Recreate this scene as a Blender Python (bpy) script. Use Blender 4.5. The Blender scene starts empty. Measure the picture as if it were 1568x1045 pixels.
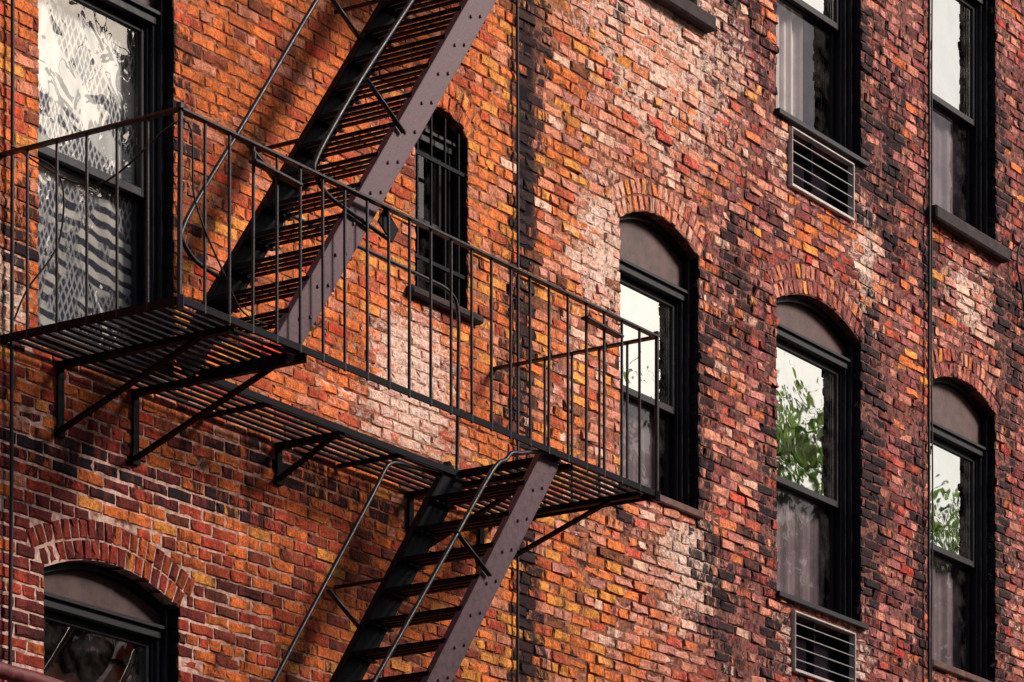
import bpy, math, random
import numpy as np
from mathutils import Vector
random.seed(7); rng=np.random.default_rng(7)
scene=bpy.context.scene
D=bpy.data

# ---------------------------------------------------------------- helpers
class MB:
    def __init__(s): s.v=[]; s.f=[]
    def box(s,x0,x1,y0,y1,z0,z1):
        b=len(s.v)
        s.v+=[(x0,y0,z0),(x1,y0,z0),(x1,y1,z0),(x0,y1,z0),(x0,y0,z1),(x1,y0,z1),(x1,y1,z1),(x0,y1,z1)]
        s.f+=[(b,b+3,b+2,b+1),(b+4,b+5,b+6,b+7),(b,b+1,b+5,b+4),(b+1,b+2,b+6,b+5),(b+2,b+3,b+7,b+6),(b+3,b,b+4,b+7)]
    def quad(s,a,b,c,d):
        n=len(s.v); s.v+=[tuple(a),tuple(b),tuple(c),tuple(d)]; s.f.append((n,n+1,n+2,n+3))
    def bar(s,p,q,w,h,up=(0,0,1)):
        p=Vector(p);q=Vector(q);d=(q-p).normalized();up=Vector(up)
        a=d.cross(up)
        if a.length<1e-4: a=d.cross(Vector((1,0,0)))
        a.normalize(); u=a.cross(d).normalized()
        n=len(s.v)
        for o in (p,q):
            for i,j in ((-1,-1),(1,-1),(1,1),(-1,1)):
                s.v.append(tuple(o+a*(w/2*i)+u*(h/2*j)))
        s.f+=[(n,n+1,n+2,n+3),(n+7,n+6,n+5,n+4)]
        for i in range(4):
            j=(i+1)%4
            s.f.append((n+i,n+4+i,n+4+j,n+j))
    def tube(s,pts,r,k=8):
        pts=[Vector(p) for p in pts]; n0=len(s.v)
        ref=Vector((0.13,0.97,0.21))
        for i,p in enumerate(pts):
            d=(pts[min(i+1,len(pts)-1)]-pts[max(i-1,0)]).normalized()
            a=d.cross(ref)
            if a.length<.05: a=d.cross(Vector((1,0,0)))
            a.normalize(); b=d.cross(a)
            rr=r[i] if isinstance(r,(list,tuple)) else r
            for j in range(k):
                t=2*math.pi*j/k
                s.v.append(tuple(p+a*math.cos(t)*rr+b*math.sin(t)*rr))
        for i in range(len(pts)-1):
            for j in range(k):
                m=(j+1)%k
                s.f.append((n0+i*k+j,n0+i*k+m,n0+(i+1)*k+m,n0+(i+1)*k+j))
        s.f.append(tuple(n0+j for j in range(k))); e=n0+(len(pts)-1)*k
        s.f.append(tuple(e+k-1-j for j in range(k)))
    def obj(s,name,mat,parent=None,smooth=False,bevel=0):
        me=D.meshes.new(name); me.from_pydata(s.v,[],s.f); me.update()
        o=D.objects.new(name,me); scene.collection.objects.link(o)
        me.materials.append(mat)
        if smooth:
            for p in me.polygons: p.use_smooth=True
        if bevel:
            m=o.modifiers.new('bevel','BEVEL'); m.width=bevel; m.segments=1; m.limit_method='ANGLE'
        if parent: o.parent=parent
        return o
def smoothpts(pts,n=6):
    P=[Vector(p) for p in pts]; out=[]
    Q=[P[0]]+P+[P[-1]]
    for i in range(1,len(Q)-2):
        a,b,c,d=Q[i-1:i+3]
        for k in range(n):
            t=k/n
            out.append(0.5*((2*b)+(c-a)*t+(2*a-5*b+4*c-d)*t*t+(3*b-a-3*c+d)*t**3))
    out.append(P[-1]); return out
def empty(name):
    e=D.objects.new(name,None); scene.collection.objects.link(e); return e

def newmat(name):
    m=D.materials.new(name); m.use_nodes=True; nt=m.node_tree
    for n in list(nt.nodes): nt.nodes.remove(n)
    out=nt.nodes.new('ShaderNodeOutputMaterial')
    return m,nt,out
def noise(nt,scale,detail=4,rough=.6,vec=None,dist=0):
    n=nt.nodes.new('ShaderNodeTexNoise'); n.inputs['Scale'].default_value=scale
    n.inputs['Detail'].default_value=detail; n.inputs['Roughness'].default_value=rough
    n.inputs['Distortion'].default_value=dist
    if vec is not None: nt.links.new(vec,n.inputs['Vector'])
    return n.outputs['Fac']
def mr(nt,v,a,b,c=0,d=1):
    n=nt.nodes.new('ShaderNodeMapRange'); nt.links.new(v,n.inputs[0])
    for i,x in zip((1,2,3,4),(a,b,c,d)): n.inputs[i].default_value=x
    return n.outputs[0]
def math_(nt,op,a,b=None):
    n=nt.nodes.new('ShaderNodeMath'); n.operation=op
    for i,x in enumerate((a,b)):
        if x is None: continue
        if isinstance(x,(int,float)): n.inputs[i].default_value=x
        else: nt.links.new(x,n.inputs[i])
    return n.outputs[0]
def mix(nt,f,a,b,mode='MIX'):
    n=nt.nodes.new('ShaderNodeMix'); n.data_type='RGBA'; n.blend_type=mode
    for s,x in ((0,f),(6,a),(7,b)):
        if isinstance(x,(int,float)): n.inputs[s].default_value=x
        elif isinstance(x,tuple): n.inputs[s].default_value=(*x,1)
        else: nt.links.new(x,n.inputs[s])
    return n.outputs[2]
def bump(nt,h,strength,dist,prev=None):
    n=nt.nodes.new('ShaderNodeBump'); n.inputs['Strength'].default_value=strength; n.inputs['Distance'].default_value=dist
    nt.links.new(h,n.inputs['Height'])
    if prev is not None: nt.links.new(prev,n.inputs['Normal'])
    return n.outputs[0]
def pos(nt): return nt.nodes.new('ShaderNodeNewGeometry').outputs['Position']
def vscale(nt,P,s):
    n=nt.nodes.new('ShaderNodeVectorMath'); n.operation='MULTIPLY'; nt.links.new(P,n.inputs[0]); n.inputs[1].default_value=s; return n.outputs[0]
def princ(nt,out,col,rough=.8,normal=None,spec=.4,metal=0):
    p=nt.nodes.new('ShaderNodeBsdfPrincipled')
    if isinstance(col,tuple): p.inputs['Base Color'].default_value=(*col,1)
    else: nt.links.new(col,p.inputs['Base Color'])
    if isinstance(rough,(int,float)): p.inputs['Roughness'].default_value=rough
    else: nt.links.new(rough,p.inputs['Roughness'])
    p.inputs['Specular IOR Level'].default_value=spec; p.inputs['Metallic'].default_value=metal
    if normal is not None: nt.links.new(normal,p.inputs['Normal'])
    if out is not None: nt.links.new(p.outputs[0],out.inputs[0])
    return p

# ---------------------------------------------------------------- materials
def mat_brick():
    m,nt,out=newmat('weathered_brick'); P=pos(nt)
    a=nt.nodes.new('ShaderNodeAttribute'); a.attribute_name='Col'
    b=nt.nodes.new('ShaderNodeAttribute'); b.attribute_name='Pt'
    sep=nt.nodes.new('ShaderNodeSeparateColor'); nt.links.new(b.outputs['Color'],sep.inputs[0])
    n1=noise(nt,42,5,.80,P); n2=noise(nt,6,3,.6,P); nw=noise(nt,17,5,.80,vscale(nt,P,(.7,1,1.7)),.5); ns=noise(nt,9,5,.82,vscale(nt,P,(1.5,1,.55)),.6)
    nv=noise(nt,2.6,4,.7,vscale(nt,P,(2.4,1,.32)))
    k=math_(nt,'MULTIPLY',mr(nt,n1,.28,.70,.22,1.85),mr(nt,ns,.3,.7,1.25,.78))
    k=math_(nt,'MULTIPLY',k,mr(nt,nv,.36,.62,1.18,.62))
    gray=nt.nodes.new('ShaderNodeCombineColor')
    for i in range(3): nt.links.new(k,gray.inputs[i])
    c=mix(nt,1.0,a.outputs['Color'],gray.outputs[0],'MULTIPLY')
    s=math_(nt,'ADD',math_(nt,'MULTIPLY',nw,.95),math_(nt,'MULTIPLY',n2,.25))
    th=mr(nt,sep.outputs[0],0,1,.85,.38)
    wm=mr(nt,math_(nt,'SUBTRACT',s,th),0,.16,0,.86)
    c=mix(nt,wm,c,mix(nt,mr(nt,n1,.36,.62),(.50,.22,.15),(1.0,.82,.72)))
    s2=math_(nt,'ADD',math_(nt,'MULTIPLY',ns,.75),math_(nt,'MULTIPLY',nv,.25)); s2=math_(nt,'ADD',s2,math_(nt,'MULTIPLY',n1,.2))
    th2=mr(nt,sep.outputs[1],0,1,.83,.36)
    sm=mr(nt,math_(nt,'SUBTRACT',s2,th2),0,.09,0,.96)
    c=mix(nt,sm,c,(.010,.006,.011))
    nb=bump(nt,n1,1.0,.012)
    princ(nt,out,c,.85,nb,.2); return m
WB=[(17.15,6.12,.60,.48),(19.15,7.35,.40,.55),(19.8,8.8,1.2,.8),(20.2,5.6,.45,.45),(22.6,8.2,.25,.5),(16.45,8.5,.22,.45),(24.2,8.35,.5,.35),(13.65,5.65,.2,.4)]  # mortar paled in the same patches: reflected light put into colour, plus whitewash
def mat_mortar():
    m,nt,out=newmat('lime_mortar'); P=pos(nt)
    sx=nt.nodes.new('ShaderNodeSeparateXYZ'); nt.links.new(P,sx.inputs[0])
    n1=noise(nt,25,5,.78,P); n2=noise(nt,4,4,.7,P)
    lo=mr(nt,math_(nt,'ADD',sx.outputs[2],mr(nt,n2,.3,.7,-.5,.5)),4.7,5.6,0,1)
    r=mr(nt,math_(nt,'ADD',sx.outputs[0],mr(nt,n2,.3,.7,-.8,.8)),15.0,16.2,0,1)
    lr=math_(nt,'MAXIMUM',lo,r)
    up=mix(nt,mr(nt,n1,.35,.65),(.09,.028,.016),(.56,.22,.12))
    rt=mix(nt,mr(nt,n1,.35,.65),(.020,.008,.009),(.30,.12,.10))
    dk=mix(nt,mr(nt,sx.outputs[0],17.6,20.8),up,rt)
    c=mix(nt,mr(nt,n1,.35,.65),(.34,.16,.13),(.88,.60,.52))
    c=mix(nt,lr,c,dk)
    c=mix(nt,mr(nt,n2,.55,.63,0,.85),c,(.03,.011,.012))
    tot=None
    for cx,cz,rx,rz in WB:
        a=math_(nt,'MULTIPLY',math_(nt,'SUBTRACT',sx.outputs[0],cx),1/rx); b=math_(nt,'MULTIPLY',math_(nt,'SUBTRACT',sx.outputs[2],cz),1/rz)
        d=math_(nt,'ADD',math_(nt,'MULTIPLY',a,a),math_(nt,'MULTIPLY',b,b)); v=mr(nt,d,0,1.6,1,0)
        tot=v if tot is None else math_(nt,'MAXIMUM',tot,v)
    wmk=mr(nt,math_(nt,'ADD',math_(nt,'MULTIPLY',tot,.45),n1),.76,1.0,0,.85)
    c=mix(nt,wmk,c,(.80,.58,.48))
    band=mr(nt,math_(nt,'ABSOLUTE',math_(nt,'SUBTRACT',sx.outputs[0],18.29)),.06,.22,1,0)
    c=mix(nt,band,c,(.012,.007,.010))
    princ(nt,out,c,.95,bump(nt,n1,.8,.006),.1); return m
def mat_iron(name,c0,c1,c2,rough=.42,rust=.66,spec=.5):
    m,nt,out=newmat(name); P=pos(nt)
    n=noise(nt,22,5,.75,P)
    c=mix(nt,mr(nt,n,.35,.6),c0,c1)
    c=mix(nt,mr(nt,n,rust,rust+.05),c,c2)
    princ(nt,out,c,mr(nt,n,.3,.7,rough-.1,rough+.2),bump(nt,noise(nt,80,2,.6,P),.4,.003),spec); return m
def mat_simple(name,c0,c1,scale=10,rough=.7,bs=.3,spec=.3):
    m,nt,out=newmat(name); P=pos(nt); n=noise(nt,scale,5,.65,P)
    princ(nt,out,mix(nt,mr(nt,n,.3,.7),c0,c1),rough,bump(nt,n,bs,.01),spec); return m
def mat_glass(name,refl,wav,wd,tint=(.95,.97,1),grime=.12):
    m,nt,out=newmat(name); P=pos(nt)
    g=nt.nodes.new('ShaderNodeBsdfGlossy'); g.inputs['Roughness'].default_value=.015; g.inputs['Color'].default_value=(*tint,1)
    nb=bump(nt,noise(nt,wav,2,.4,P,.6),1.0,wd); nt.links.new(nb,g.inputs['Normal'])
    t=nt.nodes.new('ShaderNodeBsdfTransparent'); t.inputs[0].default_value=(.85,.86,.86,1)
    mx=nt.nodes.new('ShaderNodeMixShader'); mx.inputs[0].default_value=refl
    nt.links.new(t.outputs[0],mx.inputs[1]); nt.links.new(g.outputs[0],mx.inputs[2])
    d=nt.nodes.new('ShaderNodeBsdfDiffuse'); d.inputs[0].default_value=(.35,.30,.28,1)
    m2=nt.nodes.new('ShaderNodeMixShader')
    nt.links.new(mr(nt,noise(nt,6,4,.7,P),.45,.8,0,grime),m2.inputs[0])
    nt.links.new(mx.outputs[0],m2.inputs[1]); nt.links.new(d.outputs[0],m2.inputs[2])
    nt.links.new(m2.outputs[0],out.inputs[0]); return m
def mat_wallfar(name,c1,c2,mo):
    m,nt,out=newmat(name); P=pos(nt)
    sx=nt.nodes.new('ShaderNodeSeparateXYZ'); nt.links.new(P,sx.inputs[0])
    cb=nt.nodes.new('ShaderNodeCombineXYZ'); nt.links.new(math_(nt,'ADD',sx.outputs[0],sx.outputs[1]),cb.inputs[0]); nt.links.new(sx.outputs[2],cb.inputs[1])
    b=nt.nodes.new('ShaderNodeTexBrick'); nt.links.new(cb.outputs[0],b.inputs['Vector'])
    b.inputs['Color1'].default_value=(*c1,1); b.inputs['Color2'].default_value=(*c2,1); b.inputs['Mortar'].default_value=(*mo,1)
    b.inputs['Scale'].default_value=1; b.inputs['Brick Width'].default_value=.2; b.inputs['Row Height'].default_value=.0677; b.inputs['Mortar Size'].default_value=.006
    c=mix(nt,mr(nt,noise(nt,3,5,.7,P),.4,.7),b.outputs['Color'],(.12,.05,.04))
    princ(nt,out,c,.9,None,.2); return m
def mat_lace_reflection():
    m,nt,out=newmat('lace_reflection_cloth'); P=pos(nt)  # curtain pattern with the old pane's wavy reflections painted in
    def wv(vec,sc,dist,det=1):
        n=nt.nodes.new('ShaderNodeTexWave'); n.inputs['Scale'].default_value=sc; n.inputs['Distortion'].default_value=dist; n.inputs['Detail'].default_value=det
        nt.links.new(vec,n.inputs['Vector']); return n.outputs['Fac']
    def rot(a,s=(1,1,1)):
        q=nt.nodes.new('ShaderNodeMapping'); q.inputs['Rotation'].default_value=(0,a,0); q.inputs['Scale'].default_value=s; nt.links.new(P,q.inputs[0]); return q.outputs[0]
    l=math_(nt,'MAXIMUM',wv(rot(.35),9,2.5),wv(rot(-.45),9,2.5))
    big=wv(rot(.9),.8,9,2)
    hz=wv(rot(1.45),4.0,5.0,3)
    sx=nt.nodes.new('ShaderNodeSeparateXYZ'); nt.links.new(P,sx.inputs[0])
    n=noise(nt,3,3,.6,P,.8)
    up=mix(nt,mr(nt,l,.70,.95),(.14,.14,.18),(.80,.78,.76))
    up=mix(nt,mr(nt,big,.50,.60),up,(.85,.82,.79))
    lw=mix(nt,mr(nt,hz,.35,.6),(.07,.07,.10),(.80,.74,.69))  # bright streaks painted for reflections in the lower sash
    lw=mix(nt,mr(nt,n,.46,.54),lw,mix(nt,mr(nt,l,.6,.9),(.07,.07,.11),(.5,.48,.5)))
    c=mix(nt,mr(nt,sx.outputs[2],6.4,6.5),lw,up)
    princ(nt,out,c,.9,None,.1); return m
M_brick=mat_brick(); M_mortar=mat_mortar()
M_iron=mat_iron('black_iron_paint',(.004,.003,.006),(.008,.006,.010),(.05,.018,.018),.50,.66,.07)
M_rail=mat_iron('worn_rail_paint',(.005,.005,.009),(.012,.011,.019),(.05,.025,.03),.38,.67,.30)
M_string_lit=mat_iron('lit_dusty_stringer_paint',(.060,.027,.038),(.120,.058,.074),(.32,.22,.24),.5,.68,.3)  # paler than other iron: light on the outward face painted in, plus dust
M_frame=mat_iron('dark_window_paint',(.006,.004,.008),(.013,.010,.016),(.05,.028,.034),.5,.68,.25)
M_panel=mat_simple('brown_painted_panel',(.045,.020,.021),(.11,.055,.053),9,.6)
M_sill=mat_simple('sooty_stone_sill',(.010,.006,.009),(.05,.028,.03),12,.85,.6)
M_brownsill=mat_simple('brownstone_sill',(.05,.022,.022),(.18,.09,.075),12,.85,.6)
M_glassU=mat_glass('window_glass_clear',.88,3,.002,(1,.97,.90))
M_glassL=mat_glass('window_glass_dull',.12,3,.002,(.8,.75,.8))
M_glassW=mat_glass('window_glass_wavy',.25,5,.010,(1,.97,.93),.05)
M_curt=mat_simple('curtain_cloth',(.50,.40,.38),(.70,.60,.57),6,.9,.1)
M_curtd=mat_simple('dim_curtain_cloth',(.13,.085,.105),(.27,.19,.215),4,.9,.1)
M_lace_reflection=mat_lace_reflection()
M_dark=mat_simple('dark_room',(.010,.007,.012),(.02,.015,.021),2,.9,0,0)
M_cable=mat_simple('black_cable',(.010,.008,.010),(.03,.022,.022),30,.6)
M_acw=mat_simple('white_sleeve_metal',(.40,.33,.31),(.62,.55,.51),14,.5)
M_acg=mat_simple('grey_fin_metal',(.20,.18,.19),(.34,.31,.32),14,.5)
M_far=mat_wallfar('far_brick',(.36,.11,.06),(.22,.06,.045),(.3,.2,.17))
M_opp=mat_wallfar('pale_brick_opposite',(.5,.38,.30),(.42,.30,.24),(.5,.45,.4))

# ---------------------------------------------------------------- brick house
house=empty('brick_house')
W=[]
def win(x0,x1,z0,zs,rise,zh,zm,**k): W.append(dict(x0=x0,x1=x1,z0=z0,zs=zs,rise=rise,zh=zh,zm=zm,**k))
win(13.885,14.95,5.52,7.58,.12,7.44,6.50,g='W',cur='lace_reflection')
win(13.93,14.99,2.30,4.335,.12,4.225,3.28,g='L',cur='low')
win(13.885,14.95,8.76,10.8,.12,10.7,9.75,g='U')
win(17.15,17.68,6.57,7.60,.09,7.55,7.05,g='L',cur='half')
win(17.15,17.68,9.80,10.85,.09,10.8,10.3,g='L')
win(19.366,20.323,5.96,7.60,.135,7.375,6.61,g='U',cur='dim')
win(19.366,20.323,9.18,10.85,.135,10.7,9.9,g='U')
win(21.348,22.53,5.64,7.60,.14,7.47,6.47,g='U',cur='dim')
win(21.348,22.53,8.87,10.85,.14,10.7,9.80,g='U',cur='white')
win(23.585,24.64,5.58,7.59,.13,7.33,6.47,g='U',cur='dim')
win(23.585,24.64,8.84,10.85,.13,10.7,9.76,g='U',cur='dim')
AC=[(21.50,22.38,8.40,8.80),(21.54,22.40,5.14,5.55)]
T=.205
ops=[(w['x0'],w['x1'],w['z0']-.02,w['zs'],w['rise']) for w in W]+[(a,b,c,d,0) for a,b,c,d in AC]
def archz(x,x0,x1,zs,rise):
    xc=(x0+x1)/2; hw=(x1-x0)/2; return zs+rise*(1-((x-xc)/hw)**2)

BX0,BX1,BZ0,BZ1=12.0,27.6,3.0,11.3
PAL=dict(orange=(.72,.165,.038),red=(.46,.055,.028),maroon=(.14,.020,.022),pink=(.66,.25,.165),yellow=(.76,.30,.055),
         dark=(.022,.009,.014),pale=(.84,.53,.41),bred=(.66,.030,.012),plum=(.25,.062,.075),rose=(.54,.195,.165))
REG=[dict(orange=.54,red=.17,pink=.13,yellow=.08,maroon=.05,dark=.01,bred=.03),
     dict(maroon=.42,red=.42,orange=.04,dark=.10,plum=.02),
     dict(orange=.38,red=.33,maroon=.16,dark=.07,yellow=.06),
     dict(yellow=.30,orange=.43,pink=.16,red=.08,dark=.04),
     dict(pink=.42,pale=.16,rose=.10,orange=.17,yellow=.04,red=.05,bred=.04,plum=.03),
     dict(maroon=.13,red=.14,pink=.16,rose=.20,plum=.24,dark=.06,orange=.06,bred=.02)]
MEAN=[]
for p in REG:
    t=sum(p.values()); MEAN.append(sum(np.array(PAL[k])*v/t for k,v in p.items()))
def g(x,z,cx,cz,rx,rz): return math.exp(-(((x-cx)/rx)**2+((z-cz)/rz)**2))
def sg(t): return 1/(1+math.exp(-max(-50,min(50,t))))
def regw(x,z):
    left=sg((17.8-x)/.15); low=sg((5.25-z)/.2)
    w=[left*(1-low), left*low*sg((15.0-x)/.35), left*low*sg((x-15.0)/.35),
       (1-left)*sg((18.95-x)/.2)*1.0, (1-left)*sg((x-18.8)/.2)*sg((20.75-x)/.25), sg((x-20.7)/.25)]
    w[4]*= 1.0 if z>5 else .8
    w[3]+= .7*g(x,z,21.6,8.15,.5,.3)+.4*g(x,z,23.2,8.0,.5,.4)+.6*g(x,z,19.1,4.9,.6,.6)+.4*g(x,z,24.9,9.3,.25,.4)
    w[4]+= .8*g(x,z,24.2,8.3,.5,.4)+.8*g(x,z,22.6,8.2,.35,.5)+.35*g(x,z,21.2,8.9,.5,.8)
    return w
WH=[(17.15,6.15,.46,.40,.95),(16.9,5.75,.8,.22,.55),(19.15,7.35,.30,.46,.70),(19.7,8.8,1.0,.6,.38),(20.25,5.6,.30,.3,.72),(19.6,5.3,.6,.6,.24),  # pale patches: patchy reflected light painted into brick colour, with leftover whitewash
    (22.6,8.2,.17,.45,.75),(22.5,5.4,.2,.3,.5),(21.4,8.5,.12,.3,.65),(13.65,5.65,.15,.3,.9),(24.2,8.35,.42,.3,.42),(20.6,9.4,.4,.7,.40),(21.45,5.3,.12,.3,.5),(24.9,6.2,.2,.8,.35),(16.1,7.3,.4,.5,.12),(18.75,6.6,.25,.9,.24)]
SO=[(18.28,8.2,.11,3.0,.62),(18.45,8.3,.10,.9,.4),(18.3,4.5,.12,.9,.65),(18.5,4.2,.07,.5,.55),(18.05,6.3,.1,.6,.35),(20.75,7.6,.25,.5,.38),(13.7,6.0,.2,.5,.45),(13.8,4.9,.7,.15,.35),(15.2,4.95,.8,.10,.35),
    (22.75,6.8,.15,1.0,.42),(22.95,8.9,.3,.8,.38),(16.0,8.4,.3,.3,.15),(15.35,8.0,.08,.5,.5),(20.6,5.45,.15,.3,.5),(25.0,8.3,.2,.8,.3),(21.2,6.3,.1,1.0,.42),(16.3,5.25,1.2,.10,.45),(21.0,9.6,.3,.6,.32),(23.4,6.0,.15,1.2,.42),
    (19.4,5.75,.12,.25,.45),(20.3,5.8,.1,.25,.45),(20.42,6.8,.09,.9,.5),(22.62,6.8,.10,1.0,.5),(24.75,6.6,.10,1.1,.5),(15.05,6.6,.08,1.1,.5),(22.6,9.6,.09,.9,.5),(24.75,9.6,.09,.9,.5),(21.3,5.2,.1,.4,.45),(22.5,8.6,.08,.3,.4),(23.55,8.4,.1,.4,.5),(24.7,8.3,.1,.5,.5),(14.2,3.6,1.0,.7,.1),(20.7,5.0,.2,.5,.3),(19.35,9.0,.06,.35,.35)]
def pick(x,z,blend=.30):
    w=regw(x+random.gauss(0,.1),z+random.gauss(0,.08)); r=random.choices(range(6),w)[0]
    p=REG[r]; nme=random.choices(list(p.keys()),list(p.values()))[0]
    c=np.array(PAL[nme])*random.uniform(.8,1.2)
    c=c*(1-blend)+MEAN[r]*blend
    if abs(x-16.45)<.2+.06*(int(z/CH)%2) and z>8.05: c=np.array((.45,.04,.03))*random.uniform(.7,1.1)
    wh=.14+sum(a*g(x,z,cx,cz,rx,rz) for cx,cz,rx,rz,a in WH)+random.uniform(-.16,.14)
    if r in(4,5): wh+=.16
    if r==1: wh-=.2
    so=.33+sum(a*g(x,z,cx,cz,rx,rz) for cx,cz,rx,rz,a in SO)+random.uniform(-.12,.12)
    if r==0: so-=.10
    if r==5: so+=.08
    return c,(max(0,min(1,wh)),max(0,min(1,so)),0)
bv=[];bf=[];bc=[];bp=[]
BLK=np.array((.008,.006,.009))
def add_brick(cx,cz,L,H,ang=0,prot=0,edge=(0,0),depth=.10,rug=0,blend=.3):
    x0,x1,z0,z1=-L/2,L/2,-H/2,H/2
    nl=3 if L>.12 else 2
    ring=[]
    for i in range(nl): ring.append((x0+(x1-x0)*i/nl,z0))
    ring+= [(x1,z0),(x1,0)]
    for i in range(nl): ring.append((x1-(x1-x0)*i/nl,z1))
    ring+= [(x0,z1),(x0,0)]
    n=len(ring); b=len(bv)
    ca,sa=math.cos(ang),math.sin(ang)
    t1=random.gauss(0,.012+.028*rug); t2=random.gauss(0,.03+.09*rug)
    y0=-prot
    inner=[];outer=[]
    for (x,z) in ring:
        outer.append((x,y0+.0065+random.uniform(-.002,.003),z+random.uniform(-.0035,.0035)))
        k=random.uniform(.003,.009) if random.random()<.72 else random.uniform(.010,.028)
        kx=max(0,L/2-k)/ (L/2); kz=max(0,H/2-k*.75)/(H/2)
        xi,zi=x*kx,z*kz
        inner.append((xi,y0+t1*xi+t2*zi+random.uniform(-.0018,.0018)*(1+rug),zi))
    back=[(x,depth,z) for x,z in ring]
    c,pt=pick(cx,cz,blend)
    rk=.75-.25*rug
    for lst,kind in ((inner,0),(outer,1),(back,2)):
        for (x,y,z) in lst:
            X=cx+x*ca-z*sa; Z=cz+x*sa+z*ca
            bv.append((X,y,Z+.006*math.sin(X*.9+1)+.004*math.sin(X*2.7+Z*.5)))
            if kind==2 : cc=BLK
            elif kind==1: cc=c*rk
            else: cc=c
            if kind==1 and ((edge[0] and x<-L/2+.01) or (edge[1] and x>L/2-.01)): cc=BLK
            bc.append((*cc,1)); bp.append((*pt,1))
    bv.append((cx,y0+random.uniform(-.003,.002),cz+.006*math.sin(cx*.9+1)+.004*math.sin(cx*2.7+cz*.5))); bc.append((*c,1)); bp.append((*pt,1))
    ctr=b+3*n
    for i in range(n):
        j=(i+1)%n
        bf.append((b+i,b+j,ctr)); bf.append((b+n+i,b+n+j,b+j,b+i)); bf.append((b+2*n+i,b+2*n+j,b+n+j,b+n+i))
CH=.0677; J=.0092
k=0; z=BZ0
while z<BZ1:
    zm=z+CH/2
    blocked=[]
    for (x0,x1,z0,zs,rise) in ops:
        xc=(x0+x1)/2; hw=(x1-x0)/2
        if z0<zm<=zs: blocked.append((x0,x1))
        elif rise>0 and zs<zm<zs+rise+T+.02:
            R=(hw*hw+rise*rise)/(2*rise); c0=zs+rise-R; Ro=R+T+.012
            dd=Ro*Ro-(zm-c0)**2
            if dd<=0: continue
            e=min(math.sqrt(dd),hw+.030+(zm-zs)*.80)
            blocked.append((xc-e,xc+e))
    blocked.sort()
    spans=[];x=BX0
    for a,b in blocked:
        if a>x: spans.append((x,a,x>BX0,True))
        x=max(x,b)
    spans.append((x,BX1,x>BX0,False))
    header=(k%7==3)
    unit=.1 if header else .2
    off=(0 if k%2 else .1)+ (.05 if header else 0)+random.uniform(-.018,.018)
    for a,b,ea,eb in spans:
        n0=math.floor((a-off)/unit)
        xs=[a]; q=off+(n0+1)*unit
        while q<b:
            if q-xs[-1]>.045 and b-q>.045: xs.append(q+random.uniform(-.011,.011))
            q+=unit
        xs.append(b)
        for i in range(len(xs)-1):
            l,r=xs[i],xs[i+1]
            le=ea and i==0; re=eb and i==len(xs)-2
            l2=l+(random.uniform(-.004,.006) if le else J/2); r2=r-(random.uniform(-.004,.006) if re else J/2)
            if r2-l2<.025: continue
            xm=(l2+r2)/2
            rugged=sg((xm-18.3)/.5); lowl=sg((15.6-xm)/.4)*sg((5.3-zm)/.2)
            pr=random.gauss(0,.0016+.0032*rugged)
            if random.random()<.03: pr-=.005
            inarch=any(zs2-.0<zm<zs2+.35 and abs((l2+r2)/2-(q0+q1)/2)<(q1-q0)/2+.3 for q0,q1,_,zs2,r9 in ops if r9>0)
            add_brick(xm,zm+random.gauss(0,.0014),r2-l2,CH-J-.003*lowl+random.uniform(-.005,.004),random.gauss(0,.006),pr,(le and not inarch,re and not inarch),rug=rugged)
    z+=CH;k+=1
for (x0,x1,z0,zs,rise) in ops:
    if rise<=0: continue
    xc=(x0+x1)/2; hw=(x1-x0)/2
    R=(hw*hw+rise*rise)/(2*rise); cz=zs+rise-R; amax=math.asin(hw/R)
    for ri,(ra,rb) in enumerate(((.002,.098),(.106,.204))):
        rm=R+(ra+rb)/2; am=amax+(.012 if ri==0 else .045)
        n=max(5,round(2*am*rm/.0675)); 
        for i in range(n):
            a=-am+2*am*(i+.5)/n
            add_brick(xc+rm*math.sin(a),cz+rm*math.cos(a),2*am*rm/n-.010,(rb-ra)-.002+random.uniform(-.005,.003),-a+random.gauss(0,.02),random.gauss(0.001,.002),rug=.5,blend=.6)
me=D.meshes.new('brickwork'); me.from_pydata(bv,[],bf); me.update()
ca=me.color_attributes.new('Col','FLOAT_COLOR','POINT'); ca.data.foreach_set('color',np.array(bc,dtype=np.float32).ravel())
cb=me.color_attributes.new('Pt','FLOAT_COLOR','POINT'); cb.data.foreach_set('color',np.array(bp,dtype=np.float32).ravel())
me.materials.append(M_brick); o=D.objects.new('brickwork',me); scene.collection.objects.link(o); o.parent=house

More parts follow.
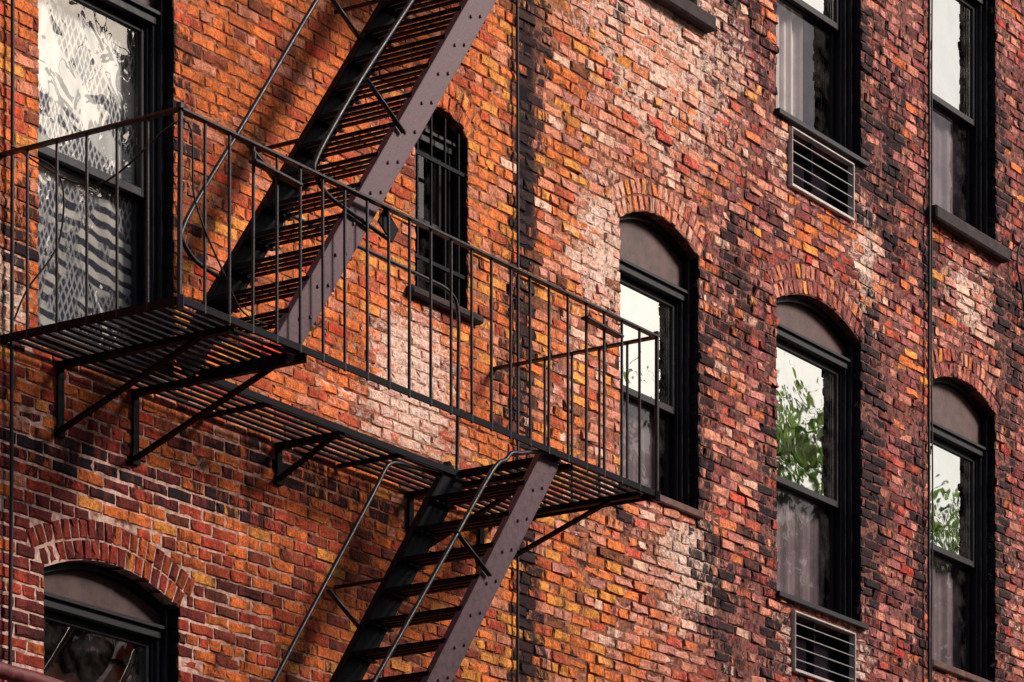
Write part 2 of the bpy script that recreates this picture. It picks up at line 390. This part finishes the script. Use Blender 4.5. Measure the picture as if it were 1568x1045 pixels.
mo=MB(); e=.006; Y=.0066
cols={}
for w in ops:
    key=None
    for kk in cols:
        if w[0]<cols[kk][1] and w[1]>cols[kk][0]: key=kk
    if key is None: cols[len(cols)]=[w[0],w[1],[w]]
    else: c=cols[key]; c[0]=min(c[0],w[0]); c[1]=max(c[1],w[1]); c[2].append(w)
xprev=BX0
for c in sorted(cols.values(),key=lambda c:c[0]):
    a,b=c[0]-e,c[1]+e
    mo.quad((xprev,Y,BZ0),(a,Y,BZ0),(a,Y,BZ1),(xprev,Y,BZ1))
    cuts=sorted(set([a,b]+[w[0]-e for w in c[2]]+[w[1]+e for w in c[2]]))
    xs=[]
    for i in range(len(cuts)-1):
        n=max(1,int((cuts[i+1]-cuts[i])/.06))
        xs+=[cuts[i]+(cuts[i+1]-cuts[i])*j/n for j in range(n)]
    xs.append(cuts[-1])
    for i in range(len(xs)-1):
        l,r=xs[i],xs[i+1]; m_=(l+r)/2; zb=(BZ0,BZ0)
        for w in sorted(c[2],key=lambda w:w[2]):
            if w[0]-e<m_<w[1]+e:
                zl,zr=w[2],w[2]
                if zl>zb[0]: mo.quad((l,Y,zb[0]),(r,Y,zb[1]),(r,Y,zr),(l,Y,zl))
                def az(x): return (archz(min(max(x,w[0]),w[1]),w[0],w[1],w[3],w[4]) if w[4]>0 else w[3])+e
                zb=(az(l),az(r))
                mo.quad((l,Y,zb[0]),(r,Y,zb[1]),(r,.3,zb[1]),(l,.3,zb[0]))
        if BZ1>zb[0]: mo.quad((l,Y,zb[0]),(r,Y,zb[1]),(r,Y,BZ1),(l,Y,BZ1))
    xprev=b
mo.quad((xprev,Y,BZ0),(BX1,Y,BZ0),(BX1,Y,BZ1),(xprev,Y,BZ1))
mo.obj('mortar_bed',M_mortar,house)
jm=MB()
for (x0,x1,z0,zs,r) in ops:
    for x in (x0-e,x1+e): jm.quad((x,Y,z0),(x,.3,z0),(x,.3,zs+e),(x,Y,zs+e))
    jm.quad((x0-e,Y,z0),(x1+e,Y,z0),(x1+e,.3,z0),(x0-e,.3,z0))
jm.obj('painted_reveals',M_frame,house)
fb=MB(); RZ=15.5; G=-1.6; HX0,HX1=-6,42
fb.quad((HX0,0,G),(HX1,0,G),(HX1,0,BZ0),(HX0,0,BZ0)); fb.quad((HX0,0,BZ1),(HX1,0,BZ1),(HX1,0,RZ),(HX0,0,RZ))
fb.quad((HX0,0,BZ0),(BX0,0,BZ0),(BX0,0,BZ1),(HX0,0,BZ1)); fb.quad((BX1,0,BZ0),(HX1,0,BZ0),(HX1,0,BZ1),(BX1,0,BZ1))
fb.quad((HX0,0,G),(HX0,10,G),(HX0,10,RZ),(HX0,0,RZ)); fb.quad((HX1,0,G),(HX1,10,G),(HX1,10,RZ),(HX1,0,RZ)); fb.quad((HX0,10,G),(HX1,10,G),(HX1,10,RZ),(HX0,10,RZ))
fb.obj('outer_walls',M_far,house)
rf=MB(); rf.box(HX0-.1,HX1+.1,-.35,10.1,RZ,RZ+.5); rf.obj('cornice_roof',M_sill,house)
rm=MB()
for w in W:
    a,b=w['x0']-.25,w['x1']+.25; c,d=w['z0']-.3,w['zs']+.4
    rm.quad((a,1.5,c),(b,1.5,c),(b,1.5,d),(a,1.5,d))
    for x in(a,b): rm.quad((x,.26,c),(x,1.5,c),(x,1.5,d),(x,.26,d))
    for q in(c,d): rm.quad((a,.26,q),(b,.26,q),(b,1.5,q),(a,1.5,q))
rm.obj('rooms',M_dark,house)
fr=MB();pn=MB();gU=MB();gL=MB();gW=MB();sl=MB();sb=MB();cw=MB();cd=MB();lace_reflection=MB()
def curtain(mb,a,b,z0,z1,y,amp=.02,fr_=40):
    n=60
    for i in range(n):
        xa=a+(b-a)*i/n; xb=a+(b-a)*(i+1)/n
        ya=y+amp*math.sin(xa*fr_)+amp*.5*math.sin(xa*fr_*2.3+1); yb=y+amp*math.sin(xb*fr_)+amp*.5*math.sin(xb*fr_*2.3+1)
        mb.quad((xa,ya,z0),(xb,yb,z0),(xb,yb,z1),(xa,ya,z1))
for w in W:
    x0,x1,z0,zs,rise,zh,zm=[w[k] for k in('x0','x1','z0','zs','rise','zh','zm')]
    a,b=x0+.003,x1-.003
    n=14
    for i in range(n):
        l=a+(b-a)*i/n; r=a+(b-a)*(i+1)/n
        zl=archz(l,x0,x1,zs,rise)+.004; zr=archz(r,x0,x1,zs,rise)+.004
        pn.quad((l,.115,zh-.01),(r,.115,zh-.01),(r,.115,zr),(l,.115,zl))
        fr.quad((l,.075,zl-.035),(r,.075,zr-.035),(r,.075,zr),(l,.075,zl))
        fr.quad((l,.075,zl-.035),(r,.075,zr-.035),(r,.115,zr-.035),(l,.115,zl-.035))
    fr.box(a,b,.085,.25,zh-.05,zh)
    fr.box(a,b,.065,.10,zh-.004,zh+.018)
    for s,(p,q) in (('l',(a,a+.055)),('r',(b-.055,b))):
        fr.box(p,q,.095,.25,z0,zh-.052)
        if s=='l': fr.box(a,a+.028,.06,.094,z0,zs-.01)
        else: fr.box(b-.028,b,.06,.094,z0,zs-.01)
        if s=='l': fr.box(q+.002,q+.016,.12,.135,z0,zh-.052)
        else: fr.box(p-.016,p-.002,.12,.135,z0,zh-.052)
    A,B=a+.057,b-.057; hd=zh-.052
    s_=.042
    fr.box(A,A+s_,.137,.170,zm-.02,hd); fr.box(B-s_,B,.137,.170,zm-.02,hd)
    fr.box(A+s_,B-s_,.139,.168,hd-s_,hd); fr.box(A+s_,B-s_,.134,.172,zm-.02,zm+.025)
    fr.box(A,A+s_,.175,.208,z0+.03,zm+.02); fr.box(B-s_,B,.175,.208,z0+.03,zm+.02)
    fr.box(A+s_,B-s_,.177,.206,z0+.03,z0+.095); fr.box(A+s_,B-s_,.174,.207,zm-.03,zm+.018)
    fr.box(a+.05,b-.05,.10,.25,z0,z0+.03)
    gu={'U':gU,'L':gL,'W':gW}[w['g']]; gl={'U':gL,'L':gL,'W':gW}[w['g']]
    if w.get('cur')=='low': gu=gU
    gu.quad((A+s_-.005,.154,zm+.02),(B-s_+.005,.154,zm+.02),(B-s_+.005,.154,hd-s_+.005),(A+s_-.005,.154,hd-s_+.005))
    gl.quad((A+s_-.005,.191,z0+.09),(B-s_+.005,.191,z0+.09),(B-s_+.005,.191,zm-.025),(A+s_-.005,.191,zm-.025))
    c=w.get('cur')
    if c=='dim': curtain(cd,x0,x1,z0,zm+.05,.26,.012,26)
    if c=='white': curtain(cw,x0,x1-.35,z0+.15,zh,.27,.025,38); 
    if c=='half': curtain(cw,x0,x0+.30,z0,zh,.27,.02,50)
    if c=='lace_reflection': curtain(lace_reflection,x0+.06,x1-.06,z0,zh,.225,.006,26)
    up=z0>8.5
    if x0>21 and x0<22: fr.box(x0-.03,x1+.05,-.035,.10,z0-.035,z0)
    elif x0>23 and up or (19<x0<20 and up): sl.box(x0-.05,x1+.10,-.075,.12,z0-.10,z0)
    elif 17<x0<18: sl.box(x0-.10,x1+.10,-.05,.10,z0-.05,z0)
    else: sb.box(x0-.02,x1+.02,-.03,.12,z0-.05,z0)
fr.obj('window_frames',M_frame,house,bevel=.003); pn.obj('arch_panels',M_panel,house)
gU.obj('window_glass_upper',M_glassU,house); gL.obj('window_glass_lower',M_glassL,house); gW.obj('window_glass_old',M_glassW,house)
sl.obj('stone_sills',M_sill,house,bevel=.012); sb.obj('brownstone_sills',M_brownsill,house,bevel=.008)
cw.obj('curtains',M_curt,house,True); cd.obj('dim_curtains',M_curtd,house,True); lace_reflection.obj('lace_reflection_curtains',M_lace_reflection,house,True)
wb=MB()
for i in range(4):
    x=17.21+.14*i; wb.bar((x,.035,6.58),(x,.035,7.66),.012,.012)
for zz in (6.78,7.38): wb.bar((17.14,.025,zz),(17.69,.025,zz),.008,.022)
wb.obj('window_bars',M_iron,house)

for (a,b,c,d) in AC:
    ac=empty('air_conditioner')
    m1=MB(); t=.020
    m1.box(a,b,-.03,.02,c,c+t); m1.box(a,b,-.03,.02,d-t*.6,d); m1.box(a,a+t*.5,-.03,.02,c+t,d-t*.6); m1.box(b-t*.6,b,-.03,.02,c+t,d-t*.6)
    m1.obj('sleeve_frame',M_acw,ac,bevel=.003)
    m2=MB(); m2.box(a+.004,b-.004,.13,.16,c+.004,d-.004); m2.box(a+.012,a+.02,.021,.13,c,d); m2.box(b-.02,b-.012,.021,.13,c,d)
    m2.box(a+(b-a)*.36,a+(b-a)*.38,0.0,.06,c+t,d-t)
    m2.obj('grille_back',M_dark,ac)
    m3=MB()
    for i in range(4):
        zz=c+t+(d-c-2*t)*(i+.8)/4.6; m3.box(a+t*.5,b-t*.6,-.020,-.012,zz,zz+.006)
    m3.obj('grille_fins',M_acg,ac)

# ---------------------------------------------------------------- fire escape
fe=empty('fire_escape')
YO=-1.13; YI=-.45; X0,X1=13.6,17.95; XS0,XS1=14.60,16.93
SX0,SX1=14.50,16.93; 
rail=MB();plat=MB();strg=MB();strgd=MB();tread=MB();hand=MB();brk=MB();riv=MB()
def balcony(z,full=True,rightbr=True):
    ys=np.arange(-1.09,-.02,.066)
    for y in ys:
        wd=.030
        if y<YI-.01:
            plat.bar((X0+.01,y,z+random.uniform(-.003,.003)),(XS0,y,z+random.uniform(-.003,.003)),wd,.010); plat.bar((XS1,y,z),(X1-.01,y,z),wd,.010)
        else: plat.bar((X0+.01,y,z+.001),(X1-.01,y,z+.001),wd,.010)
    plat.bar((X0,YO,z-.005),(X1,YO,z-.005),.012,.034); 
    plat.bar((X0,YO,z-.01),(X0,-.0,z-.01),.012,.04); plat.bar((X1,YO,z-.01),(X1,0,z-.01),.012,.04)
    plat.bar((XS0,YI,z-.012),(XS1,YI,z-.012),.010,.035)
    plat.bar((XS0,YO,z-.015),(XS0,YI,z-.015),.012,.045); plat.bar((XS1,YO,z-.015),(XS1,YI,z-.015),.012,.045)
    for x,dep,ft in ((14.03,1.1,.37),(14.62,1.1,.38),(15.84,.44,.22),(17.08,1.1,.40),(17.80,1.1,.36)):
        if x>17.5 and not rightbr: continue
        brk.bar((x,-dep,z-.035),(x,0,z-.035),.045,.030)
        brk.bar((x,-.012,z-.03),(x,-.012,z-ft),.045,.014,(0,1,0))
        brk.bar((x,-.02,z-ft+.01),(x,-dep*.82,z-.045),.036,.016)
        brk.bar((x-.03,-.005,z-ft),(x+.03,-.005,z-ft),.03,.05)
    for x in (15.2,16.4): brk.bar((x,YI,z-.02),(x,0,z-.02),.03,.02)
    zt=z+.90
    rail.bar((X0,YO,zt),(X1,YO,zt),.038,.014); rail.bar((X0,YO,zt),(X0,0,zt),.038,.014); rail.bar((X1,YO,zt),(X1,0,zt),.038,.014)
    n=23
    for i in range(n+1):
        x=X0+(X1-X0)*i/n
        th=.020 if i in(0,n) else .0135
        rail.bar((x+random.uniform(-.006,.006),YO,z-.03),(x+random.uniform(-.003,.003),YO,zt-.005),th,th)
    for y in (-.93,-.74,-.55,-.36,-.17):
        for x in (X0,X1): rail.bar((x,y,z-.03),(x,y,zt-.005),.0130,.0130)
    for x in(X0,X1):
        rail.bar((x,YO,zt),(x,YO,zt+.03),.03,.03); rail.bar((x-.02,YO-.02,z-.02),(x+.02,YO+.02,z-.02),.03,.06)
    for xa in (14.12,17.13):
        rail.bar((xa,YO-.03,zt-.10),(xa+.38,YO-.03,zt-.115),.05,.014); rail.bar((xa+.02,YO-.03,zt-.10),(xa+.02,YO-.03,zt-.05),.012,.012)
    gz=z+1.02
    hand.tube(smoothpts([(15.35,YI+.02,gz),(16.0,YI+.02,gz),(16.6,YI+.02,gz-.005),(16.86,YI+.02,gz-.02),(16.95,YI+.02,gz-.12),(16.95,YI+.02,gz-.5),(16.94,YI+.02,z)]),.011)
    hand.tube([(15.35,YI+.02,gz),(15.3,YI+.02,z+.9)],.011)
def flight(z):
    dz=3.2; P0=Vector((SX0,0,z)); P1=Vector((SX1,0,z+dz)); d=(P1-P0).normalized()
    s=Vector((d.z,0,-d.x))
    for y,mb,sgn in ((YO+.055,strg,1),(YI+.02,strgd,1)):
        a=P0+Vector((0,y,0))+d*-.02; b=P1+Vector((0,y,0))
        mb.bar(a,b,.155,.009,(0,1,0))
        for q in(-1,1): mb.bar(a+s*.0775*q+Vector((0,sgn*.018,0)),b+s*.0775*q+Vector((0,sgn*.018,0)),.009,.045,(0,1,0))
    n=16
    for i in range(1,n):
        zz=z+dz*i/n; xx=SX0+(SX1-SX0)*i/n
        for kx in range(4):
            tread.bar((xx-.095+kx*.058,YO+.06,zz),(xx-.095+kx*.058,YI+.02,zz),.026,.011)
        for y in (YO+.075,YI+.0): tread.bar((xx-.12,y,zz-.014),(xx+.11,y,zz-.014),.03,.012)
        tread.bar((xx-.112,YO+.06,zz-.004),(xx-.112,YI+.02,zz-.004),.006,.020)
        for dx in (-.05,.05):
            c=Vector((xx+dx*.9,YO+.0475,zz-.02+dx*.3)); riv.tube([c,c+Vector((0,-.007,0))],[.010,.007],8)
    for y in (YO+.03,YI+.04):
        out_=y<-1
        def pt(x,h): return (x,y,z+(x-SX0)*dz/(SX1-SX0)+h)
        hx=14.72 if out_ else 14.52
        off=.72
        zb=pt(hx,off)[2]
        pts=[pt(15.1,off),pt(hx+.12,off),(hx,y,zb-.02),(hx-.01,y,zb-.09),(hx+.1,y,zb-.17),(hx+.35,y,zb-.21),(hx+.62,y,zb-.25)]
        zt=z+dz
        if out_: head=[(16.92,y,zt+.01),(16.72,y,zt-.03),(16.58,y,zt-.07),(16.49,y,zt-.09),(16.43,y,zt-.14),pt(16.30,.60),pt(15.9,.64),pt(15.5,.68)]
        else: head=[(16.90,y,zt-.03),(16.60,y,zt-.05),(16.42,y,zt-.06),(16.33,y,zt-.08),(16.27,y,zt-.13),pt(16.15,.73),pt(15.8,.73),pt(15.5,.73)]
        hand.tube(smoothpts(head+pts),.0125)
        for xa in (15.15,15.95) if out_ else (15.0,15.75):
            hand.bar(pt(xa,off-.05),pt(xa+.33,.06),.010,.026,(0,1,0))
    for i in (7.5,12.5):
        zz=z+dz*i/16; xx=SX0+(SX1-SX0)*i/16
        hand.bar((xx-.03,YI+.03,zz),(xx-.03,0,zz),.018,.018)
balcony(5.41); balcony(8.61,rightbr=False); balcony(2.21)
flight(5.41); flight(2.21); flight(-1.0)
brk.bar((15.28,YO+.03,6.28),(15.40,YO+.03,6.20),.10,.012,(0,1,0))
rail.obj('railings',M_rail,fe,bevel=.002); plat.obj('platform_slats',M_iron,fe); strg.obj('outer_stringers',M_string_lit,fe,bevel=.002)
strgd.obj('inner_stringers',M_iron,fe); tread.obj('treads',M_iron,fe); hand.obj('handrails',M_rail,fe,True); brk.obj('brackets',M_iron,fe); riv.obj('rivets',M_string_lit,fe)

# ---------------------------------------------------------------- cables and pipe
def cable(name,pts,r,mat=M_cable,sm=8):
    m=MB(); m.tube(smoothpts(pts,sm),r,8); return m.obj(name,mat,None,True)
def vert(x,y,z0,z1,amp=.008,n=16):
    return [(x+random.uniform(-amp,amp),y,z0+(z1-z0)*i/n) for i in range(n+1)]
cable('wall_cable',vert(23.50,-.03,-1.5,15),.010)
cable('wall_cable',vert(23.56,-.02,-1.5,15,.015),.006)
cable('wall_cable',vert(13.64,-.03,-1.5,15,.012),.010)
cable('wall_cable',vert(18.165,-.025,-1.5,15,.006),.009)
cable('loose_wire',[(13.62,-.05,6.35),(13.72,-.5,6.1),(13.66,-1.1,6.28),(13.7,-1.14,5.9),(13.95,-1.12,5.62),(14.3,-1.0,5.52),(14.9,-.9,5.62),(15.3,-.7,5.8)],.005)
cable('loose_wire',[(13.63,-.1,6.32),(13.75,-.25,6.2),(13.8,-.2,5.9),(13.68,-.1,5.65),(13.64,-.05,5.5)],.005)
cable('loose_wire',[(25.05,-.03,9.0),(24.93,-.05,8.9),(24.90,-.05,8.75),(25.0,-.04,8.6),(25.1,-.03,8.3)],.008)
M_red=mat_simple('faded_red_paint',(.10,.018,.022),(.26,.07,.07),20,.6)
cable('red_drain_pipe',[(11.6,-.16,3.76),(12.6,-.16,3.74),(13.2,-.16,3.72),(13.7,-.16,3.71),(14.0,-.15,3.69),(14.12,-.10,3.66),(14.15,.0,3.64)],.04,M_red)

# ---------------------------------------------------------------- street
M_asph=mat_simple('asphalt',(.035,.035,.037),(.065,.063,.062),6,.95)
M_side=mat_simple('sidewalk_concrete',(.28,.27,.25),(.40,.38,.36),3,.9)
gm=MB(); gm.quad((-400,-400,G-.14),(400,-400,G-.14),(400,400,G-.14),(-400,400,G-.14)); gm.obj('street',M_asph)
for nm,(a,b) in (('sidewalk',(-3.2,0)),('sidewalk',(-18,-13))):
    s=MB(); s.box(-60,100,a,b,G-.14,G); s.obj(nm,M_side,bevel=.02)
ob=empty('apartment_building')
m=MB(); bx0,bx1,by,bz=8,39,-18,15.5
m.box(bx0,bx1,by-12,by,G,bz); m.box(bx0-.3,bx1+.3,by-12.2,by+.4,bz,bz+.7); m.obj('walls',M_opp,ob)
fm=MB(); gm_=MB(); pl=MB()
M_trim=mat_simple('white_trim',(.55,.53,.5),(.7,.68,.65),5,.7)
for fz in range(5):
    for i in range(13):
        x=bx0+1.3+i*2.3; zz=G+1.2+fz*3.4
        fm.box(x-.1,x+1.2,by,by+.08,zz-.12,zz); fm.box(x-.1,x+1.2,by,by+.08,zz+2,zz+2.2); fm.box(x-.1,x,by,by+.06,zz,zz+2); fm.box(x+1.1,x+1.2,by,by+.06,zz,zz+2); fm.box(x,x+1.1,by,by+.05,zz+.97,zz+1.03)
        gm_.quad((x,by+.02,zz),(x+1.1,by+.02,zz),(x+1.1,by+.02,zz+2),(x,by+.02,zz+2))
    zz=G+1.0+fz*3.4
    if fz>0:
        xa=30.0
        pl.box(xa,xa+6,by+.1,by+1.2,zz,zz+.08); pl.box(xa,xa+6,by+1.18,by+1.22,zz+.9,zz+.95)
        for j in range(31): pl.box(xa+j*.2,xa+j*.2+.03,by+1.18,by+1.21,zz,zz+.9)
fm.obj('window_trim',M_trim,ob); gm_.obj('window_panes',M_dark,ob); pl.obj('balconies',M_iron,ob)
M_bark=mat_simple('bark',(.05,.035,.025),(.12,.09,.07),12,.95,.8)
mL,nt,out=newmat('leaves'); P=pos(nt)
dcol=mix(nt,mr(nt,noise(nt,2.5,2,.6,P),.35,.65),(.045,.11,.02),(.16,.26,.05))
dd=nt.nodes.new('ShaderNodeBsdfDiffuse'); nt.links.new(dcol,dd.inputs[0]); tr=nt.nodes.new('ShaderNodeBsdfTranslucent'); nt.links.new(dcol,tr.inputs[0])
mx=nt.nodes.new('ShaderNodeMixShader'); mx.inputs[0].default_value=.6; nt.links.new(dd.outputs[0],mx.inputs[1]); nt.links.new(tr.outputs[0],mx.inputs[2]); nt.links.new(mx.outputs[0],out.inputs[0])
for (tx,ty,th) in ((42.6,-14.4,15.2),(47.2,-14.2,14.6),(52.6,-14.6,15.8)):
    te=empty('street_tree'); b=MB(); lf=MB()
    b.tube(smoothpts([(tx,ty,G),(tx+.1,ty,2),(tx-.1,ty+.1,6),(tx+.2,ty,10),(tx+.1,ty,th-1.5)]),[.28-.25*i/24 for i in range(25)],10)
    for i in range(26):
        z0=4+(th-7)*(i/26)**.7; an=i*2.4+random.uniform(-.4,.4); L=random.uniform(1.5,3.0)*(1-.4*(z0-4)/(th-4))+.6
        tip=Vector((tx+L*math.cos(an),ty+L*math.sin(an)*.9,z0+random.uniform(1.0,2.2)))
        b.tube([(tx,ty,z0),tuple((Vector((tx,ty,z0))+tip)/2+Vector((0,0,.15))),tuple(tip)],[.07,.045,.015],6)
        for c in range(3):
            cc=tip+Vector((random.gauss(0,.6),random.gauss(0,.6),random.gauss(0,.45)))
            for l in range(80):
                p=cc+Vector((random.gauss(0,.38),random.gauss(0,.38),random.gauss(0,.26)))
                u=Vector((random.gauss(0,1),random.gauss(0,1),random.gauss(0,.6))).normalized(); v=u.cross(Vector((random.gauss(0,1),random.gauss(0,1),random.gauss(0,1)))).normalized()
                sz=random.uniform(.09,.17)
                lf.quad(p-u*sz,p-v*sz*.55,p+u*sz,p+v*sz*.55)
    b.obj('trunk_and_limbs',M_bark,te,True); lf.obj('foliage',mL,te)

# ---------------------------------------------------------------- light
S=Vector((.50,-.74,.55)).normalized()
w=D.worlds.new('World'); scene.world=w; w.use_nodes=True; nt=w.node_tree
bg=nt.nodes['Background']; sk=nt.nodes.new('ShaderNodeTexSky'); sk.sky_type='NISHITA'; sk.sun_disc=False
sk.sun_elevation=math.asin(S.z); sk.sun_rotation=math.atan2(S.x,S.y); sk.air_density=1.2; sk.dust_density=3
nt.links.new(sk.outputs[0],bg.inputs[0]); bg.inputs[1].default_value=.10
sd=D.lights.new('sun','SUN'); sd.energy=5; sd.angle=math.radians(14); sd.color=(1,.92,.82)
so=D.objects.new('sun',sd); scene.collection.objects.link(so); so.rotation_euler=S.to_track_quat('Z','Y').to_euler(); so.location=(20,-20,40)
cam=D.cameras.new('camera'); co=D.objects.new('camera',cam); scene.collection.objects.link(co); scene.camera=co
cam.lens=128.43; cam.sensor_width=36; cam.shift_y=1.067; cam.clip_end=2000; cam.clip_start=.1
co.location=(0,-12.1,0); co.rotation_euler=(math.radians(90),0,math.radians(33.7-90))
scene.view_settings.view_transform='Standard'; scene.view_settings.look='None'; scene.view_settings.exposure=0
